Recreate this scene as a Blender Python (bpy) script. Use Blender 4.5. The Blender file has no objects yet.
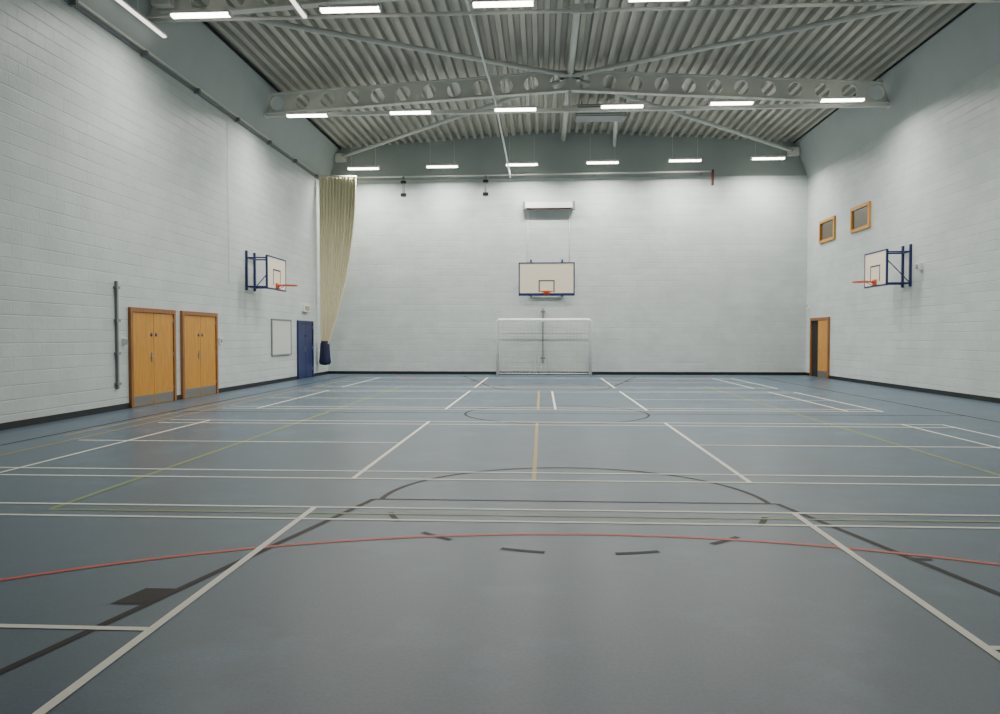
import bpy, bmesh, math, random
from mathutils import Vector, Matrix
random.seed(4)
scene=bpy.context.scene
COL=scene.collection

# ------------------------------------------------------------------ materials
def nmat(name):
    m=bpy.data.materials.new(name); m.use_nodes=True
    return m,m.node_tree.nodes,m.node_tree.links,m.node_tree.nodes["Principled BSDF"]
def simple(name,col,rough=0.5,metal=0.0,var=0.08,scale=6.0,spec=0.5):
    m,N,L,P=nmat(name)
    tc=N.new("ShaderNodeTexCoord"); no=N.new("ShaderNodeTexNoise"); no.inputs["Scale"].default_value=scale
    no.inputs["Detail"].default_value=3
    L.new(tc.outputs["Object"],no.inputs["Vector"])
    mx=N.new("ShaderNodeMix"); mx.data_type='RGBA'
    mx.inputs[6].default_value=(*[c*(1-var) for c in col],1); mx.inputs[7].default_value=(*[min(1,c*(1+var)) for c in col],1)
    L.new(no.outputs["Fac"],mx.inputs[0]); L.new(mx.outputs[2],P.inputs["Base Color"])
    P.inputs["Roughness"].default_value=rough; P.inputs["Metallic"].default_value=metal
    P.inputs["Specular IOR Level"].default_value=spec
    return m
def emis(name,col,s):
    m,N,L,P=nmat(name)
    P.inputs["Base Color"].default_value=(*col,1); P.inputs["Emission Color"].default_value=(*col,1); P.inputs["Emission Strength"].default_value=s
    return m
def math_node(N,L,op,a,b=None,c=None):
    n=N.new("ShaderNodeMath"); n.operation=op
    for i,v in enumerate((a,b,c)):
        if v is None: continue
        if isinstance(v,(int,float)): n.inputs[i].default_value=v
        else: L.new(v,n.inputs[i])
    return n.outputs[0]
def block_wall(name,axis):
    m,N,L,P=nmat(name)
    sp=N.new("ShaderNodeSeparateXYZ"); cb=N.new("ShaderNodeCombineXYZ")
    gm=N.new("ShaderNodeNewGeometry")
    L.new(gm.outputs["Position"],sp.inputs[0]); L.new(sp.outputs[axis],cb.inputs[0]); L.new(sp.outputs[2],cb.inputs[1])
    br=N.new("ShaderNodeTexBrick"); br.inputs["Scale"].default_value=1.0
    br.inputs["Brick Width"].default_value=0.45; br.inputs["Row Height"].default_value=0.225
    br.inputs["Mortar Size"].default_value=0.007; br.inputs["Mortar Smooth"].default_value=0.8
    br.inputs["Color1"].default_value=(0.55,0.605,0.595,1); br.inputs["Color2"].default_value=(0.58,0.635,0.625,1); br.inputs["Mortar"].default_value=(0.533,0.588,0.577,1)
    br.inputs["Bias"].default_value=-0.1
    L.new(cb.outputs[0],br.inputs["Vector"])
    q=math_node(N,L,'DIVIDE',sp.outputs[2],0.225)
    row=math_node(N,L,'FLOOR',q); fr=math_node(N,L,'FRACT',q)
    e=math_node(N,L,'ABSOLUTE',math_node(N,L,'SUBTRACT',fr,0.5))
    jr=N.new("ShaderNodeMapRange"); jr.inputs[1].default_value=0.44; jr.inputs[2].default_value=0.485; jr.inputs[3].default_value=0.0; jr.inputs[4].default_value=1.0
    L.new(e,jr.inputs[0])
    c3=N.new("ShaderNodeCombineXYZ"); L.new(math_node(N,L,'MULTIPLY',sp.outputs[axis],.45),c3.inputs[0]); L.new(math_node(N,L,'ROUND',q),c3.inputs[1])
    n3=N.new("ShaderNodeTexNoise"); n3.inputs["Scale"].default_value=1.9; n3.inputs["Detail"].default_value=3; L.new(c3.outputs[0],n3.inputs["Vector"])
    r3=N.new("ShaderNodeMapRange"); r3.inputs[1].default_value=0.35; r3.inputs[2].default_value=0.65; r3.inputs[3].default_value=0.01; r3.inputs[4].default_value=0.16
    L.new(n3.outputs["Fac"],r3.inputs[0])
    joint=math_node(N,L,'SUBTRACT',1.0,math_node(N,L,'MULTIPLY',jr.outputs[0],r3.outputs[0]))
    c2=N.new("ShaderNodeCombineXYZ")
    L.new(math_node(N,L,'MULTIPLY',sp.outputs[axis],.25),c2.inputs[0]); L.new(row,c2.inputs[1])
    n2=N.new("ShaderNodeTexNoise"); n2.inputs["Scale"].default_value=1.7; n2.inputs["Detail"].default_value=2; L.new(c2.outputs[0],n2.inputs["Vector"])
    r2=N.new("ShaderNodeMapRange"); r2.inputs[1].default_value=0.3; r2.inputs[2].default_value=0.7; r2.inputs[3].default_value=0.95; r2.inputs[4].default_value=1.03
    L.new(n2.outputs["Fac"],r2.inputs[0])
    no=N.new("ShaderNodeTexNoise"); no.inputs["Scale"].default_value=1.1; no.inputs["Detail"].default_value=6; no.inputs["Roughness"].default_value=0.65
    L.new(cb.outputs[0],no.inputs["Vector"])
    rp=N.new("ShaderNodeMapRange"); rp.inputs[1].default_value=0.3; rp.inputs[2].default_value=0.7; rp.inputs[3].default_value=0.90; rp.inputs[4].default_value=1.04
    L.new(no.outputs["Fac"],rp.inputs[0])
    tot=math_node(N,L,'MULTIPLY',math_node(N,L,'MULTIPLY',rp.outputs[0],r2.outputs[0]),joint)
    mu=N.new("ShaderNodeVectorMath"); mu.operation='SCALE'; L.new(br.outputs["Color"],mu.inputs[0]); L.new(tot,mu.inputs["Scale"])
    L.new(mu.outputs[0],P.inputs["Base Color"]); P.inputs["Roughness"].default_value=0.45
    P.inputs["Specular IOR Level"].default_value=0.45
    fn=N.new("ShaderNodeTexNoise"); fn.inputs["Scale"].default_value=14; L.new(gm.outputs["Position"],fn.inputs["Vector"])
    h=math_node(N,L,'MULTIPLY_ADD',br.outputs["Fac"],-0.5,math_node(N,L,'MULTIPLY',fn.outputs["Fac"],0.6))
    h=math_node(N,L,'MULTIPLY_ADD',math_node(N,L,'MULTIPLY',jr.outputs[0],r3.outputs[0]),-4.0,h)
    bp=N.new("ShaderNodeBump"); bp.inputs["Strength"].default_value=0.5; bp.inputs["Distance"].default_value=0.012
    L.new(h,bp.inputs["Height"]); L.new(bp.outputs[0],P.inputs["Normal"])
    return m
def floor_mat():
    m,N,L,P=nmat("sports_vinyl_floor")
    gm=N.new("ShaderNodeNewGeometry")
    a=N.new("ShaderNodeTexNoise"); a.inputs["Scale"].default_value=0.45; a.inputs["Detail"].default_value=4; a.inputs["Roughness"].default_value=0.5
    L.new(gm.outputs["Position"],a.inputs["Vector"])
    r=N.new("ShaderNodeValToRGB"); e=r.color_ramp.elements
    e[0].position=0.3; e[0].color=(0.058,0.092,0.126,1); e[1].position=0.72; e[1].color=(0.066,0.107,0.146,1)
    L.new(a.outputs["Fac"],r.inputs[0])
    s=N.new("ShaderNodeTexNoise"); s.inputs["Scale"].default_value=1.1; s.inputs["Detail"].default_value=6; s.inputs["Roughness"].default_value=0.62
    L.new(gm.outputs["Position"],s.inputs["Vector"])
    sr=N.new("ShaderNodeMapRange"); sr.inputs[1].default_value=0.52; sr.inputs[2].default_value=0.72; sr.inputs[3].default_value=0; sr.inputs[4].default_value=.7; L.new(s.outputs["Fac"],sr.inputs[0])
    mx=N.new("ShaderNodeMix"); mx.data_type='RGBA'; mx.inputs[7].default_value=(0.09,0.155,0.22,1)
    L.new(sr.outputs[0],mx.inputs[0]); L.new(r.outputs[0],mx.inputs[6])
    sp=N.new("ShaderNodeTexNoise"); sp.inputs["Scale"].default_value=55; sp.inputs["Detail"].default_value=2; L.new(gm.outputs["Position"],sp.inputs["Vector"])
    mr=N.new("ShaderNodeMapRange"); mr.inputs[1].default_value=0.3; mr.inputs[2].default_value=0.7; mr.inputs[3].default_value=0.90; mr.inputs[4].default_value=1.10
    L.new(sp.outputs["Fac"],mr.inputs[0])
    mu=N.new("ShaderNodeVectorMath"); mu.operation='SCALE'; L.new(mx.outputs[2],mu.inputs[0]); L.new(mr.outputs[0],mu.inputs["Scale"])
    L.new(mu.outputs[0],P.inputs["Base Color"])
    rr=N.new("ShaderNodeMapRange"); rr.inputs[3].default_value=0.33; rr.inputs[4].default_value=0.40; L.new(a.outputs["Fac"],rr.inputs[0])
    L.new(rr.outputs[0],P.inputs["Roughness"]); P.inputs["Specular IOR Level"].default_value=0.40
    return m
def wood(name,c1,c2):
    m,N,L,P=nmat(name)
    tc=N.new("ShaderNodeTexCoord"); mp=N.new("ShaderNodeMapping"); mp.inputs["Scale"].default_value=(6,6,0.7)
    L.new(tc.outputs["Object"],mp.inputs[0])
    no=N.new("ShaderNodeTexNoise"); no.inputs["Scale"].default_value=3; no.inputs["Detail"].default_value=6; no.inputs["Distortion"].default_value=1.2
    L.new(mp.outputs[0],no.inputs["Vector"])
    r=N.new("ShaderNodeValToRGB"); r.color_ramp.elements[0].position=0.35; r.color_ramp.elements[0].color=(*c1,1); r.color_ramp.elements[1].position=0.65; r.color_ramp.elements[1].color=(*c2,1)
    L.new(no.outputs["Fac"],r.inputs[0]); L.new(r.outputs[0],P.inputs["Base Color"]); P.inputs["Roughness"].default_value=0.38
    return m

M={}
M['wallx']=block_wall("painted_blockwork_side",1)
M['wally']=block_wall("painted_blockwork_end",0)
M['floor']=floor_mat()
M['panel']=simple("painted_upper_panel",(0.31,0.355,0.345),0.6,scale=1.5)
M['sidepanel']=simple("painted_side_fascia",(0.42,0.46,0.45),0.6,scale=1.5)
M['deck']=simple("painted_roof_deck",(0.46,0.445,0.385),0.42,0.15,scale=2)
M['steel']=simple("painted_steel",(0.66,0.67,0.62),0.45,scale=3)
M['black']=simple("black_skirting",(0.008,0.008,0.009),0.45)
M['dark']=simple("dark_void",(0.008,0.009,0.01),0.8)
M['white']=simple("white_line_paint",(0.86,0.83,0.71),0.5,var=0.06,scale=12)
M['green']=simple("green_line_paint",(0.24,0.30,0.09),0.5)
M['yellow']=simple("tan_line_paint",(0.42,0.29,0.09),0.5)
M['red']=simple("red_line_paint",(0.60,0.06,0.016),0.5)
M['brown']=simple("brown_line_paint",(0.020,0.014,0.012),0.6,spec=0.25)
M['wood']=wood("honey_wood_veneer",(0.50,0.215,0.018),(0.62,0.295,0.035))
M['woodf']=wood("brown_wood_frame",(0.24,0.09,0.018),(0.32,0.13,0.03))
M['blue']=simple("blue_painted_metal",(0.010,0.020,0.12),0.4)
M['navy']=simple("navy_curtain_bag",(0.007,0.010,0.05),0.7)
M['bluedoor']=simple("blue_door_paint",(0.014,0.022,0.10),0.4)
M['board']=simple("backboard_cream",(0.90,0.80,0.61),0.35,var=0.03)
M['rim']=simple("orange_rim",(0.60,0.11,0.025),0.4)
M['net']=simple("white_net",(0.7,0.7,0.66),0.8)
M['goal']=simple("white_goal_paint",(0.86,0.86,0.81),0.35)
M['chrome']=simple("brushed_steel",(0.30,0.29,0.27),0.4,0.8)
M['grey']=simple("grey_plastic",(0.20,0.21,0.22),0.5)
M['lwhite']=simple("white_plastic",(0.86,0.86,0.81),0.45)
M['notice']=simple("notice_panel",(0.58,0.60,0.56),0.5,var=0.02)
M['curtain']=simple("cream_curtain_net",(0.82,0.76,0.54),0.9,scale=20,var=.04)
M['glass']=simple("dim_glass",(0.08,0.05,0.02),0.12)
M['maroon']=simple("dark_red_paint",(0.09,0.02,0.02),0.5)
M['tube']=emis("fluorescent_diffuser",(1.0,0.96,0.84),16)
M['strip']=emis("overhead_strip_glow",(1.0,0.96,0.86),2.2)  # weak glow added to pale strips that would otherwise look dull
M['signgreen']=simple("sign_green",(0.30,0.32,0.22),0.5)

# ------------------------------------------------------------------ mesh builder
class B:
    def __init__(s): s.v=[]; s.f=[]; s.m=[]; s.mats=[]; s.smooth=[]
    def mi(s,k):
        if k not in s.mats: s.mats.append(k)
        return s.mats.index(k)
    def add(s,vs,fs,k,sm=False):
        o=len(s.v); s.v+= [tuple(v) for v in vs]; i=s.mi(k)
        for f in fs: s.f.append([a+o for a in f]); s.m.append(i); s.smooth.append(sm)
    def box(s,x0,x1,y0,y1,z0,z1,k):
        vs=[(x,y,z) for x in(x0,x1) for y in(y0,y1) for z in(z0,z1)]
        s.add(vs,[(0,1,3,2),(4,6,7,5),(0,4,5,1),(2,3,7,6),(0,2,6,4),(1,5,7,3)],k)
    def beam(s,p0,p1,w,h,k):
        p0=Vector(p0);p1=Vector(p1);d=(p1-p0).normalized()
        up=Vector((0,0,1)) if abs(d.z)<0.95 else Vector((0,1,0))
        r=d.cross(up).normalized(); u=r.cross(d)
        vs=[p+r*a*w/2+u*b*h/2 for p in(p0,p1) for a,b in((-1,-1),(1,-1),(1,1),(-1,1))]
        s.add(vs,[(0,1,2,3),(7,6,5,4),(0,4,5,1),(1,5,6,2),(2,6,7,3),(3,7,4,0)],k)
    def tube(s,pts,r,k,seg=10,closed=False):
        pts=[Vector(p) for p in pts]; n=len(pts); rings=[]
        for i,p in enumerate(pts):
            if closed: d=(pts[(i+1)%n]-pts[i-1])
            else: d=pts[min(i+1,n-1)]-pts[max(i-1,0)]
            d.normalize(); up=Vector((0,0,1)) if abs(d.z)<0.9 else Vector((0,1,0))
            a=d.cross(up).normalized(); b=a.cross(d)
            rings.append([p+(a*math.cos(t)+b*math.sin(t))*r for t in [2*math.pi*j/seg for j in range(seg)]])
        vs=[v for q in rings for v in q]; fs=[]
        for i in range(n if closed else n-1):
            i2=(i+1)%n
            for j in range(seg):
                j2=(j+1)%seg; fs.append((i*seg+j,i*seg+j2,i2*seg+j2,i2*seg+j))
        if not closed: fs.append(tuple(range(seg))[::-1]); fs.append(tuple((n-1)*seg+j for j in range(seg)))
        s.add(vs,fs,k,True)
    def done(s,name,recentre=True):
        c=Vector((0,0,0))
        if recentre:
            lo=[min(v[i] for v in s.v) for i in range(3)]; hi=[max(v[i] for v in s.v) for i in range(3)]
            c=Vector([(lo[i]+hi[i])/2 for i in range(3)])
        me=bpy.data.meshes.new(name); me.from_pydata([tuple(Vector(v)-c) for v in s.v],[],s.f)
        for k in s.mats: me.materials.append(M[k])
        me.polygons.foreach_set("material_index",s.m); me.polygons.foreach_set("use_smooth",s.smooth); me.update()
        bm=bmesh.new(); bm.from_mesh(me); bmesh.ops.recalc_face_normals(bm,faces=bm.faces); bm.to_mesh(me); bm.free()
        o=bpy.data.objects.new(name,me); COL.objects.link(o); o.location=c
        return o

XL,XR,YB,YF=-8.40,10.02,29.1,-1.0
ZL=7.45            # top of blockwork / ledge
XE_L,XE_R,ZE,XC,ZR=-7.9,9.5,8.8,0.8,9.3   # roof eaves / ridge
E=.004             # fixing gap from walls

# ------------------------------------------------------------------ shell
b=B(); b.box(XL-.3,XR+.3,YF-.3,YB+.3,-.2,0,'floor'); b.done("floor")
b=B(); b.box(XL-.3,XL,YF,YB,0,ZL,'wallx')
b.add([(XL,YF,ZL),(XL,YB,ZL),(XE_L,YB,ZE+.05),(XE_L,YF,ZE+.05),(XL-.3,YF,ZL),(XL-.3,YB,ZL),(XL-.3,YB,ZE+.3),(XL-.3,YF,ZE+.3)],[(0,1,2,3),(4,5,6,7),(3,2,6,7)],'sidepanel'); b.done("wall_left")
b=B(); b.box(XR,XR+.3,YF,YB,0,ZL,'wallx')
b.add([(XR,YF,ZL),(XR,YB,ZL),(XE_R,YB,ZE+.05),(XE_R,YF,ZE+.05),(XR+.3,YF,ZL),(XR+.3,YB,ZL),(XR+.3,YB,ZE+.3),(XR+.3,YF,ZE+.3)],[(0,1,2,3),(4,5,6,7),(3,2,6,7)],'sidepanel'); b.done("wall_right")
for nm,y0,y1 in(("wall_back",YB,YB+.3),("wall_front",YF-.3,YF)):
    b=B(); b.box(XL-.3,XR+.3,y0,y1,0,ZL+.1,'wally'); b.box(XL-.3,XR+.3,y0,y1,ZL+.1,9.8,'panel'); b.done(nm)
b=B()
for y0,y1 in((YF,14.78),(16.70,16.98),(18.92,25.28),(27.04,YB)): b.box(XL,XL+.025,y0,y1,0,.11,'black')
b.done("baseboard_left")
b=B()
for y0,y1 in((YF,26.73),(28.57,YB)): b.box(XR-.025,XR,y0,y1,0,.11,'black')
b.done("baseboard_right")
b=B(); b.box(XL,XR,YB-.025,YB,0,.11,'black'); b.done("baseboard_back")

# corrugated roof deck (ribs run along the hall)
b=B(); prof=[]
pit=.30; x=XE_L-.15
def rz(x): return ZR-(ZR-ZE)*abs(x-XC)/((XE_R-XE_L)/2)
while x<XE_R+.1:
    for dx,dz in((0,0),(.12,0),(.15,.13),(.27,.13)): prof.append((x+dx,rz(x+dx)+dz))
    x+=pit
vs=[]; fs=[]
for i,(px,pz) in enumerate(prof):
    vs+=[(px,YF-.1,pz),(px,YB+.1,pz)]
    if i: fs.append((2*i-2,2*i,2*i+1,2*i-1))
b.add(vs,fs,'deck')
b.box(XL-.3,XR+.3,YF-.3,YB+.3,9.75,9.85,'dark')
b.done("ceiling")
b=B(); b.beam((XE_L+.02,YF,ZE),(XE_L+.02,YB,ZE),.05,.06,'dark'); b.done("trim_1")
b=B(); b.beam((XE_R-.02,YF,ZE),(XE_R-.02,YB,ZE),.05,.06,'dark'); b.done("trim_2")
# ledge/cable tray left
b=B(); b.box(XL+E,XL+.10,YF+.1,YB-.1,ZL-.01,ZL+.04,'steel'); b.box(XL+E,XL+.05,YF+.1,YB-.1,ZL-.09,ZL-.02,'grey')
for i in range(12): b.box(XL+E,XL+.15,1+i*2.4,1.08+i*2.4,ZL-.12,ZL-.01,'grey')
b.done("trim_3")

# ------------------------------------------------------------------ cellular roof beams
def web_half(b,xa,za,xb,zb,yc,d,n,k):
    t=.02; S=28
    for i in range(n):
        x0=xa+(xb-xa)*i/n; x1=xa+(xb-xa)*(i+1)/n; cx=(x0+x1)/2; hw=abs(x1-x0)/2; R=d*.37
        sl=(zb-za)/(xb-xa)
        def zt(xx): return za+(xx-xa)*sl
        inn=[];out=[]
        angs=sorted(set([2*math.pi*j/S for j in range(S)]+[math.atan2(sy*d/2,sx*hw)%(2*math.pi) for sx in(-1,1) for sy in(-1,1)]))
        for a in angs:
            c,s_=math.cos(a),math.sin(a)
            q=min(hw/abs(c) if abs(c)>1e-6 else 1e9,(d/2)/abs(s_) if abs(s_)>1e-6 else 1e9)
            ox,oz=c*q,s_*q; ix,iz=c*R,s_*R
            out.append((cx+ox,zt(cx+ox)-d/2+oz)); inn.append((cx+ix,zt(cx+ix)-d/2+iz))
        m=len(angs); vs=[]
        for yy in(yc-t,yc+t):
            vs+=[(p[0],yy,p[1]) for p in inn]; vs+=[(p[0],yy,p[1]) for p in out]
        fs=[]
        for j in range(m):
            j2=(j+1)%m
            fs.append((j,j2,m+j2,m+j)); fs.append((2*m+j,2*m+j2,3*m+j2,3*m+j)); fs.append((j,j2,2*m+j2,2*m+j))
        b.add(vs,fs,k)
def roof_beam(y,rod=False):
    b=B(); d=.56; zt0,zt1=8.62,9.14; x0,x1=XL+.2,XR-.2
    web_half(b,x0,zt0,XC,zt1,y,d,12,'steel'); web_half(b,XC,zt1,x1,zt0,y,d,12,'steel')
    for xa,za,xb,zb in((x0,zt0,XC,zt1),(XC,zt1,x1,zt0)):
        b.beam((xa,y,za),(xb,y,zb),.20,.03,'steel'); b.beam((xa,y,za-d),(xb,y,zb-d),.20,.03,'steel')
    b.box(XC-.03,XC+.03,y-.1,y+.1,zt1-d-.02,zt1,'steel')
    zt=8.02
    if rod: b.tube([(x0,y,zt),(x1,y,zt)],.035,'steel')
    else: b.beam((x0,y,zt),(x1,y,zt),.12,.10,'steel')
    b.box(XL+.05,XL+.22,y-.14,y+.14,7.95,8.66,'steel'); b.box(XR-.22,XR-.05,y-.14,y+.14,7.95,8.66,'steel')
    b.tube([(XC,y,zt),(XC,y,8.65)],.05,'steel')
    b.box(XC-.22,XC+.22,y-.03,y+.03,zt-.05,zt+.13,'steel')
    return b.done("roof_beam")
roof_beam(22.0); roof_beam(15.35,True); roof_beam(8.6,True)
b=B(); b.tube([(XC,YF+.05,9.02),(XC,YB-.05,9.02)],.09,'steel',12); b.done("ridge_purlin")
def brace(y0,y1):
    b=B()
    b.tube([(XC,y0,8.98),(XE_L+.1,y1,8.42)],.065,'steel'); b.tube([(XC,y0,8.98),(XE_R-.1,y1,8.42)],.065,'steel')
    b.box(XC-.3,XC+.3,y0-.2,y0+.2,8.93,8.96,'steel')
    b.box(XE_L-.1,XE_L+.3,y1-.1,y1+.1,8.25,8.55,'steel'); b.box(XE_R-.3,XE_R+.1,y1-.1,y1+.1,8.25,8.55,'steel')
    return b.done("roof_wind_bracing")
brace(22.1,YB-.2); brace(21.9,15.5); brace(8.9,15.2)
b=B(); b.tube([(2.2,22.1,8.9),(2.75,YB-.05,8.75)],.07,'steel'); b.done("roof_strut")
b=B(); b.box(1.1,2.7,24.6,25.3,8.60,8.98,'grey')
for i in range(5): b.box(1.12,2.68,24.57,24.6,8.63+i*.07,8.66+i*.07,'steel')
for xx in(1.3,2.5): b.tube([(xx,24.95,8.98),(xx,24.95,9.2)],.02,'grey',6)
b.done("ventilation_grille")

# ------------------------------------------------------------------ lights
LX=[-6.65,-3.7,-.75,2.2,5.18,8.15]
for y,pw in((27.8,170),(21.1,152),(14.45,122),(7.7,26),(1.0,0)):
    for x in LX:
        Z=7.79+.012*x
        b=B()
        b.box(x-.60,x+.60,y-.08,y+.08,Z+.03,Z+.09,'lwhite')
        b.box(x-.57,x+.57,y-.065,y+.065,Z-.015,Z+.03,'tube' if pw else 'lwhite')
        b.box(x-.60,x-.57,y-.08,y+.08,Z-.02,Z+.03,'lwhite'); b.box(x+.57,x+.60,y-.08,y+.08,Z-.02,Z+.03,'lwhite')
        for dx in(-.45,.45): b.tube([(x+dx,y,Z+.09),(x+dx,y,rz(x)-.0)],.006,'steel',5)
        b.done("fluorescent_light")
        if not pw: continue
        ld=bpy.data.lights.new("fluorescent_lamp",'AREA'); ld.shape='RECTANGLE'; ld.size=1.14; ld.size_y=.13
        ld.energy=pw; ld.color=(1.0,0.975,0.915); ld.spread=math.radians(158)
        lo=bpy.data.objects.new("fluorescent_lamp",ld); lo.location=(x,y,Z-.025); COL.objects.link(lo)
for x in(-8.05,-4.75):  # pale overhead strips, undersides given an added glow to keep them bright
    b=B(); b.box(x-.05,x+.05,12.9,15.0 if x>-6 else 15.8,7.86,7.90,'lwhite'); b.box(x-.035,x+.035,12.95,14.95 if x>-6 else 15.75,7.83,7.86,'strip')
    for yy in(13.2,14.7): b.tube([(x,yy,7.9),(x,yy,rz(x) if x>-7.8 else 8.35)],.008,'steel',5)
    b.done("overhead_strip")
b=B(); b.tube([(-1.55,8,8.2),(-1.55,14,8.15),(-1.45,17,8.1),(-1.35,21,8.15),(-1.25,24,7.75),(-1.2,28.3,7.45)],.03,'lwhite',8); b.done("hanging_cable")

# ------------------------------------------------------------------ court lines
b=B(); W=.045; lz=[.002]
def line(x0,y0,x1,y1,k,w=W):
    d=Vector((x1-x0,y1-y0)).normalized(); n=Vector((-d.y,d.x))*w/2; z=lz[0]; lz[0]+=.00002
    b.add([(x0+n.x,y0+n.y,z),(x1+n.x,y1+n.y,z),(x1-n.x,y1-n.y,z),(x0-n.x,y0-n.y,z)],[(0,1,2,3)],k)
def arc(cx,cy,r,a0,a1,k,w=W,n=64):
    z=lz[0]; lz[0]+=.00002; vs=[];fs=[]
    for i in range(n+1):
        a=math.radians(a0+(a1-a0)*i/n)
        for rr in(r-w/2,r+w/2): vs.append((cx+rr*math.cos(a),cy+rr*math.sin(a),z))
        if i: fs.append((2*i-2,2*i-1,2*i+1,2*i))
    b.add(vs,fs,k)
CX=.27; CY=14.2; WB=.05
line(CX-7.5,.8,CX-7.5,27.6,'brown'); line(CX+7.5,.8,CX+7.5,27.6,'brown'); line(CX-7.5,CY,CX+7.5,CY,'brown')
arc(CX,CY,1.72,0,360,'brown')
for s in(-1,1):
    fy=CY+s*7.6; by=CY+s*13.4
    line(CX-7.5,by,CX+7.5,by,'brown',WB)
    line(CX-1.77,fy,CX+1.77,fy,'brown',.03); line(CX-1.77,fy,CX-3.15,by,'brown',WB); line(CX+1.77,fy,CX+3.15,by,'brown',WB)
    arc(CX,fy,1.70,0 if s<0 else 180,180 if s<0 else 360,'brown',WB)
    for a in(-156,-130.5,-104.5,-76.5,-49.5,-23.5):
        arc(CX,fy,1.6,(a-5.5)*(-s),(a+5.5)*(-s),'brown',WB,n=8)
    for sx in(-1,1):
        yc=by-s*3.24; h=.26
        ex=lambda yy: CX+sx*(3.15-1.38*abs(yy-by)/5.8)
        if s<0 and sx<0 or s>0:
            z=lz[0]; lz[0]+=.00002; ya,yb_=yc-h/2,yc+h/2
            b.add([(ex(ya),ya,z),(ex(yb_),yb_,z),(ex(yb_)+sx*.20,yb_,z),(ex(ya)+sx*.20,ya,z)],[(0,1,2,3)],'brown')
        yy=by-s*4.2; xx=ex(yy); line(xx,yy,xx+sx*.12,yy,'brown')
arc(.36,-.3,5.8,12,168,'red'); arc(.36,28.7,5.8,192,348,'red')
line(-4.13,6.05,-4.13,22.3,'green',.05); line(4.78,6.05,4.78,22.3,'green',.05); line(-4.13,6.05,4.78,6.05,'green',.04); line(-4.13,22.3,4.78,22.3,'green')
line(-.08,7.55,-.08,12.6,'yellow'); line(-.08,15,-.08,20,'yellow')
line(-7.0,10.6,-7.0,18,'yellow'); line(-6.62,7.0,-6.62,27.0,'yellow',.04)
for y0,y1 in((.9,6.26),(7.55,12.75),(14.9,20.1),(21.4,26.6)):
    for x in(-1.93,2.07): line(x,y0 if y0>1 else 1.2,x,y1,'white',.05)
    for x in(-5.78,5.95): line(x,y0,x,y1,'white')
    for x in(6.6,): line(x,y0,x,y1,'white')
    for y in(y0,y0+.42,y1-.41,y1): line(-6.5,y,6.6,y,'white')
    ym=(y0+y1)/2; line(-6.5,ym,-1.93,ym,'white'); line(2.07,ym,6.6,ym,'white')
line(CX,15,CX,20,'white')
b.done("court_line_markings")

# ------------------------------------------------------------------ doors on the left wall
def left_door(name,y0,y1,h,leaf,frame):
    b=B(); X=XL+E
    b.box(X,X+.06,y0,y0+.09,0.002,h,frame); b.box(X,X+.06,y1-.09,y1,0.002,h,frame); b.box(X,X+.06,y0+.09,y1-.09,h-.09,h,frame)
    b.box(X,X+.005,y0+.09,y1-.09,0.002,h-.09,'dark')
    ym=y0+(y1-y0)*.5
    for a,c in((y0+.1,ym-.006),(ym+.006,y1-.1)):
        b.box(X+.005,X+.035,a,c,.01,h-.10,leaf)
        b.box(X+.035,X+.040,a+.02,c-.02,.03,.22,'chrome' if leaf=='wood' else leaf)
    s=-1
    yy=ym+s*.09
    b.box(X+.035,X+.045,yy-.025,yy+.025,.92,1.12,'chrome'); b.tube([(X+.045,yy,1.03),(X+.09,yy,1.03),(X+.09,yy+s*.11,1.03)],.011,'chrome',8)
    for s in(-1,1): b.tube([(X+.035,ym+s*.1,1.5),(X+.042,ym+s*.1,1.5)],.04,'blue',14)
    for yy in(y0+.095,y1-.095):
        for z in(.25,1.0,1.75): b.tube([(X+.042,yy,z),(X+.042,yy,z+.1)],.010,'chrome',8)
    return b.done(name)
left_door("door_1",14.80,16.68,2.06,'wood','woodf')
left_door("door_2",17.00,18.90,2.06,'wood','woodf')
left_door("door_3",25.30,27.02,2.02,'bluedoor','bluedoor')
b=B(); X=XR-E
b.box(X-.06,X,26.75,26.85,0.002,2.15,'woodf'); b.box(X-.06,X,28.45,28.55,0.002,2.15,'woodf'); b.box(X-.06,X,26.85,28.45,2.05,2.15,'woodf')
b.box(X-.005,X,26.85,28.45,0.002,2.05,'dark'); b.box(X-.045,X-.005,26.86,27.75,.01,2.04,'wood')
b.box(X-.05,X-.045,26.88,27.73,.03,.24,'chrome'); b.tube([(X-.045,27.62,1.03),(X-.1,27.62,1.03),(X-.1,27.5,1.03)],.011,'chrome',8)
b.done("door_4")
for i,(y0,y1) in enumerate(((26.35,27.75),(23.6,25.0))):
    b=B(); X=XR-E
    for a in((y0,y0+.09,4.8,5.6),(y1-.09,y1,4.8,5.6),(y0+.09,y1-.09,4.8,4.9),(y0+.09,y1-.09,5.5,5.6)): b.box(X-.06,X,a[0],a[1],a[2],a[3],'wood')
    b.box(X-.012,X,y0+.09,y1-.09,4.9,5.5,'glass'); b.done("window_%d"%(i+1))

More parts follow.
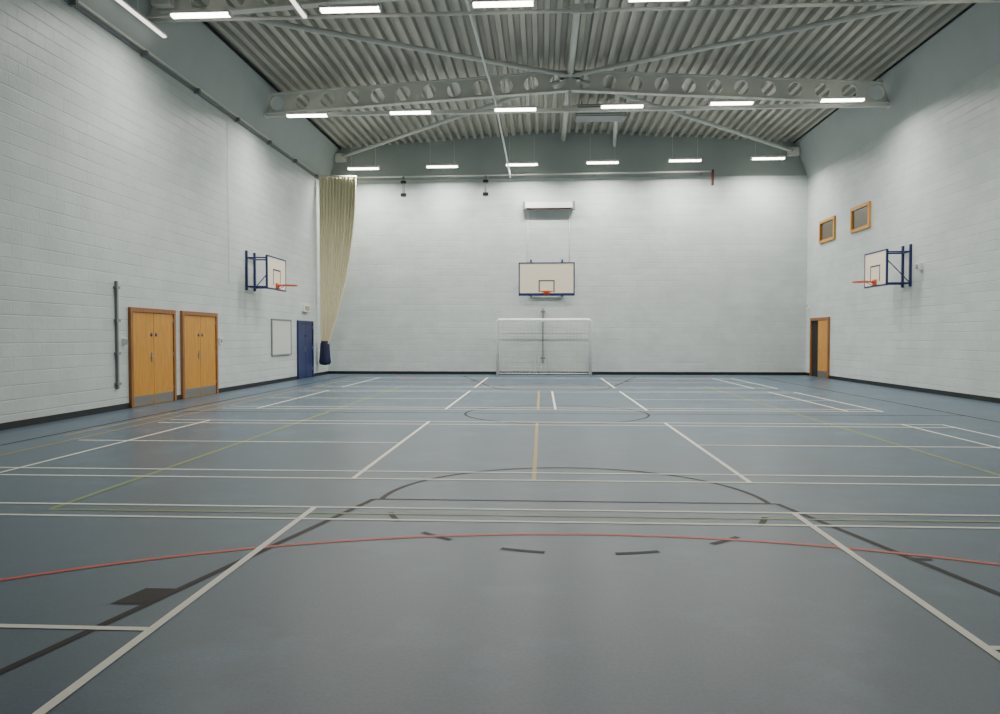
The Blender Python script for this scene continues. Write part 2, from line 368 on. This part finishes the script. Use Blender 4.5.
# ------------------------------------------------------------------ basketball hoops
def hoop(origin,rotz,bw,bh,zb,stand,rs,style):
    b=B()
    for sx in(-rs,rs):
        b.box(sx-.03,sx+.03,E,.06,zb-.02,zb+bh+.18,'blue')
        b.tube([(sx,.03,zb+bh-.02),(sx,stand-.03,zb+bh-.02)],.022,'blue'); b.tube([(sx,.03,zb+.08),(sx,stand-.03,zb+.08)],.022,'blue')
    b.tube([(-rs,.05,zb+bh-.02),(rs,.05,zb+bh-.02)],.02,'blue')
    b.tube([(-rs,.05,zb+.08),(rs,.05,zb+.08)],.02,'blue')
    b.tube([(-rs,.05,zb+.1),(-rs,stand-.04,zb+bh-.06)],.014,'blue')
    y=stand
    b.box(-bw/2,bw/2,y-.015,y+.015,zb,zb+bh,'board')
    e=.035
    for a in((-bw/2-.01,-bw/2+e,zb,zb+bh),(bw/2-e,bw/2+.01,zb,zb+bh),(-bw/2,bw/2,zb-.01,zb+(.09 if style else e)),(-bw/2,bw/2,zb+bh-.03,zb+bh+.01)):
        b.box(a[0],a[1],y-.03,y+.022,a[2],a[3],'blue')
    zr=zb+.13
    for a in((-.30,-.26,zr,zr+.45),(.26,.30,zr,zr+.45),(-.30,.30,zr+.41,zr+.45)): b.box(a[0],a[1],y+.015,y+.019,a[2],a[3],'blue')
    rc=y+.15+.228
    b.box(-.11,.11,y+.022,y+.05,zr-.1,zr+.06,'rim'); b.box(-.06,.06,y+.04,y+.17,zr-.02,zr+.01,'rim')
    b.tube([(.228*math.cos(t),rc+.228*math.sin(t),zr) for t in [2*math.pi*i/28 for i in range(28)]],.016,'rim',8,True)
    b.tube([(-.1,y+.03,zr-.1),(-.12,rc-.18,zr-.01)],.01,'rim',6); b.tube([(.1,y+.03,zr-.1),(.12,rc-.18,zr-.01)],.01,'rim',6)
    o=b.done("basketball_hoop",False); o.location=origin; o.rotation_euler=(0,0,rotz); return o
hoop((XL,21.2,0),-math.pi/2,1.5,.92,2.80,.78,.30,0)
hoop((XR,21.25,0),math.pi/2,1.35,.95,2.84,.85,.22,0)
hoop((.17,YB,0),math.pi,2.10,1.24,3.02,.60,.6,1)

# ------------------------------------------------------------------ goal
b=B(); gx0,gx1,gy,gh=-1.68,1.82,28.15,2.10; r=.045
b.tube([(gx0,gy,0.001),(gx0,gy,gh-.06),(gx0+.06,gy,gh),(gx1-.06,gy,gh),(gx1,gy,gh-.06),(gx1,gy,0.001)],r,'goal',12)
for gx in(gx0,gx1):
    b.tube([(gx,gy,gh-.03),(gx,gy+.35,gh-.05),(gx,gy+.85,.04)],.025,'goal'); b.tube([(gx,gy,.04),(gx,gy+.85,.04)],.025,'goal')
b.tube([(gx0,gy+.85,.04),(gx1,gy+.85,.04)],.025,'goal'); b.tube([(gx0,gy+.35,gh-.05),(gx1,gy+.35,gh-.05)],.018,'goal')
nx=26
for i in range(nx+1):
    xx=gx0+(gx1-gx0)*i/nx; b.tube([(xx,gy+.35,gh-.05),(xx,gy+.85,.04)],.0035,'net',4)
for j in range(15):
    t=j/15; b.tube([(gx0,gy+.35+.5*t,(gh-.05)*(1-t)+.04*t),(gx1,gy+.35+.5*t,(gh-.05)*(1-t)+.04*t)],.0035,'net',4)
b.done("football_goal")
b=B(); b.box(.01,.06,YB-.06,YB-E,.45,2.55,'grey'); b.box(-.05,.12,YB-.03,YB-E,2.4,2.46,'grey'); b.box(-.05,.12,YB-.03,YB-E,.6,.66,'grey'); b.done("wall_socket_rail")

# heater
b=B(); b.box(-.65,1.15,YB-.30,YB-.1,6.38,6.60,'lwhite'); b.box(-.60,1.10,YB-.28,YB-.12,6.34,6.38,'maroon')
b.box(-.75,-.65,YB-.31,YB-.09,6.32,6.62,'grey'); b.box(1.15,1.25,YB-.31,YB-.09,6.32,6.62,'grey')
for xx in(-.4,.9): b.box(xx-.02,xx+.02,YB-.25,YB-E,6.60,6.63,'grey')
b.done("radiant_wall_heater")
b=B()
for xx in(-.55,1.05): b.tube([(xx,YB-.02,6.3),(xx,YB-.02,4.3)],.008,'lwhite',5)
b.done("heater_conduit")

# curtain track
b=B(); ty=28.6; tz=7.64
b.tube([(XL+.05,ty,tz-.08),(6.35,ty,tz)],.03,'steel')
for xx in(-8,-6,-4,-2,0,2,4,6): b.tube([(xx,ty,tz-.04+.005*xx),(xx,YB-E,tz)],.015,'grey',6)
b.box(6.32,6.40,ty-.04,ty+.04,7.12,7.70,'maroon')
for xx in(-5.3,-2.15):
    b.box(xx-.04,xx+.04,ty-.04,ty+.04,6.8,7.58,'grey'); b.box(xx-.1,xx+.1,ty-.05,ty+.05,6.82,6.94,'black'); b.box(xx-.1,xx+.1,ty-.05,ty+.05,7.32,7.42,'black')
b.done("curtain_track")

# curtain: pleated, gathered toward the wall
b=B(); nz=36; nu=130; vs=[]; fs=[]
for j in range(nz+1):
    t=j/nz; z=7.38-t*(7.38-1.15)
    wid=.30+1.08*(1-t**2.0)**1.0
    x0=XL+.12+.02*t; yb=27.6
    for i in range(nu+1):
        u=i/nu; amp=.015+.04*(1-t)
        vs.append((x0+wid*u,yb+amp*math.sin(u*2*math.pi*12)+.02*math.sin(u*23+3*t)+.12*u*(1-t),z))
for j in range(nz):
    for i in range(nu):
        a=j*(nu+1)+i; fs.append((a,a+1,a+nu+2,a+nu+1))
b.add(vs,fs,'curtain',True)
vs=[];fs=[];S=16
prof2=[(.13,1.30),(.17,1.2),(.18,1.0),(.20,.7),(.22,.5),(.17,.42),(0.02,.40)]
for r_,z in prof2:
    for i in range(S):
        a=2*math.pi*i/S; q=r_*(1+.08*math.sin(3*a)); vs.append((XL+.29+q*math.cos(a),27.63+q*.8*math.sin(a),z))
for j in range(len(prof2)-1):
    for i in range(S): i2=(i+1)%S; fs.append((j*S+i,j*S+i2,(j+1)*S+i2,(j+1)*S+i))
b.add(vs,fs,'navy',True)
b.tube([(XL+.1,27.6,7.42),(XL+1.5,27.75,7.42)],.03,'steel')
b.done("divider_curtain")

# ------------------------------------------------------------------ wall fittings
b=B(); X=XL+E; b.box(X,X+.025,22.89,24.61,.90,1.98,'notice')
for a in((22.85,22.89,.86,2.02),(24.61,24.65,.86,2.02),(22.89,24.61,.86,.9),(22.89,24.61,1.98,2.02)): b.box(X,X+.04,a[0],a[1],a[2],a[3],'grey')
b.done("notice_board")
b=B(); b.box(X,X+.05,14.33,14.38,.42,2.55,'grey')
for z in(.5,1.1,1.75,2.4): b.box(X,X+.07,14.29,14.42,z,z+.05,'grey')
b.done("net_post_rail")
b=B(); b.box(X,X+.06,14.58,14.66,1.28,1.42,'lwhite'); b.box(X+.06,X+.065,14.59,14.65,1.29,1.41,'grey'); b.done("light_switch")
b=B(); b.box(X,X+.05,19.08,19.2,1.28,1.42,'lwhite'); b.box(X+.05,X+.055,19.1,19.18,1.30,1.4,'grey'); b.done("light_switch")
b=B(); b.box(X,X+.09,25.9,26.45,2.35,2.58,'lwhite'); b.box(X+.09,X+.095,25.93,26.42,2.38,2.55,'signgreen'); b.box(X+.02,X+.095,25.9,26.45,2.33,2.35,'yellow'); b.done("emergency_exit_light")
b=B(); b.box(XR-.12,XR-E,20.4,20.55,3.22,3.4,'lwhite'); b.box(XR-.14,XR-.12,20.43,20.52,3.25,3.37,'grey'); b.done("motion_sensor")
b=B(); b.box(XR-.05,XR-E,28.8,28.92,2.5,2.75,'lwhite'); b.box(XR-.055,XR-.05,28.83,28.89,2.55,2.7,'grey'); b.done("wall_thermostat")
b=B(); b.tube([(XL+.02,19.7,2.9),(XL+.02,19.7,7.3)],.006,'lwhite',6); b.done("wall_conduit")

# ------------------------------------------------------------------ world & camera
w=bpy.data.worlds.new("world"); scene.world=w; w.use_nodes=True
w.node_tree.nodes["Background"].inputs[0].default_value=(.5,.55,.6,1); w.node_tree.nodes["Background"].inputs[1].default_value=.3
cd=bpy.data.cameras.new("camera"); cd.sensor_width=36; cd.lens=27; cd.clip_end=200
cam=bpy.data.objects.new("camera",cd); COL.objects.link(cam); cam.location=(0,0,1.45)
cam.rotation_euler=(math.pi/2-math.atan(20/750),0,math.atan(42/750)); scene.camera=cam
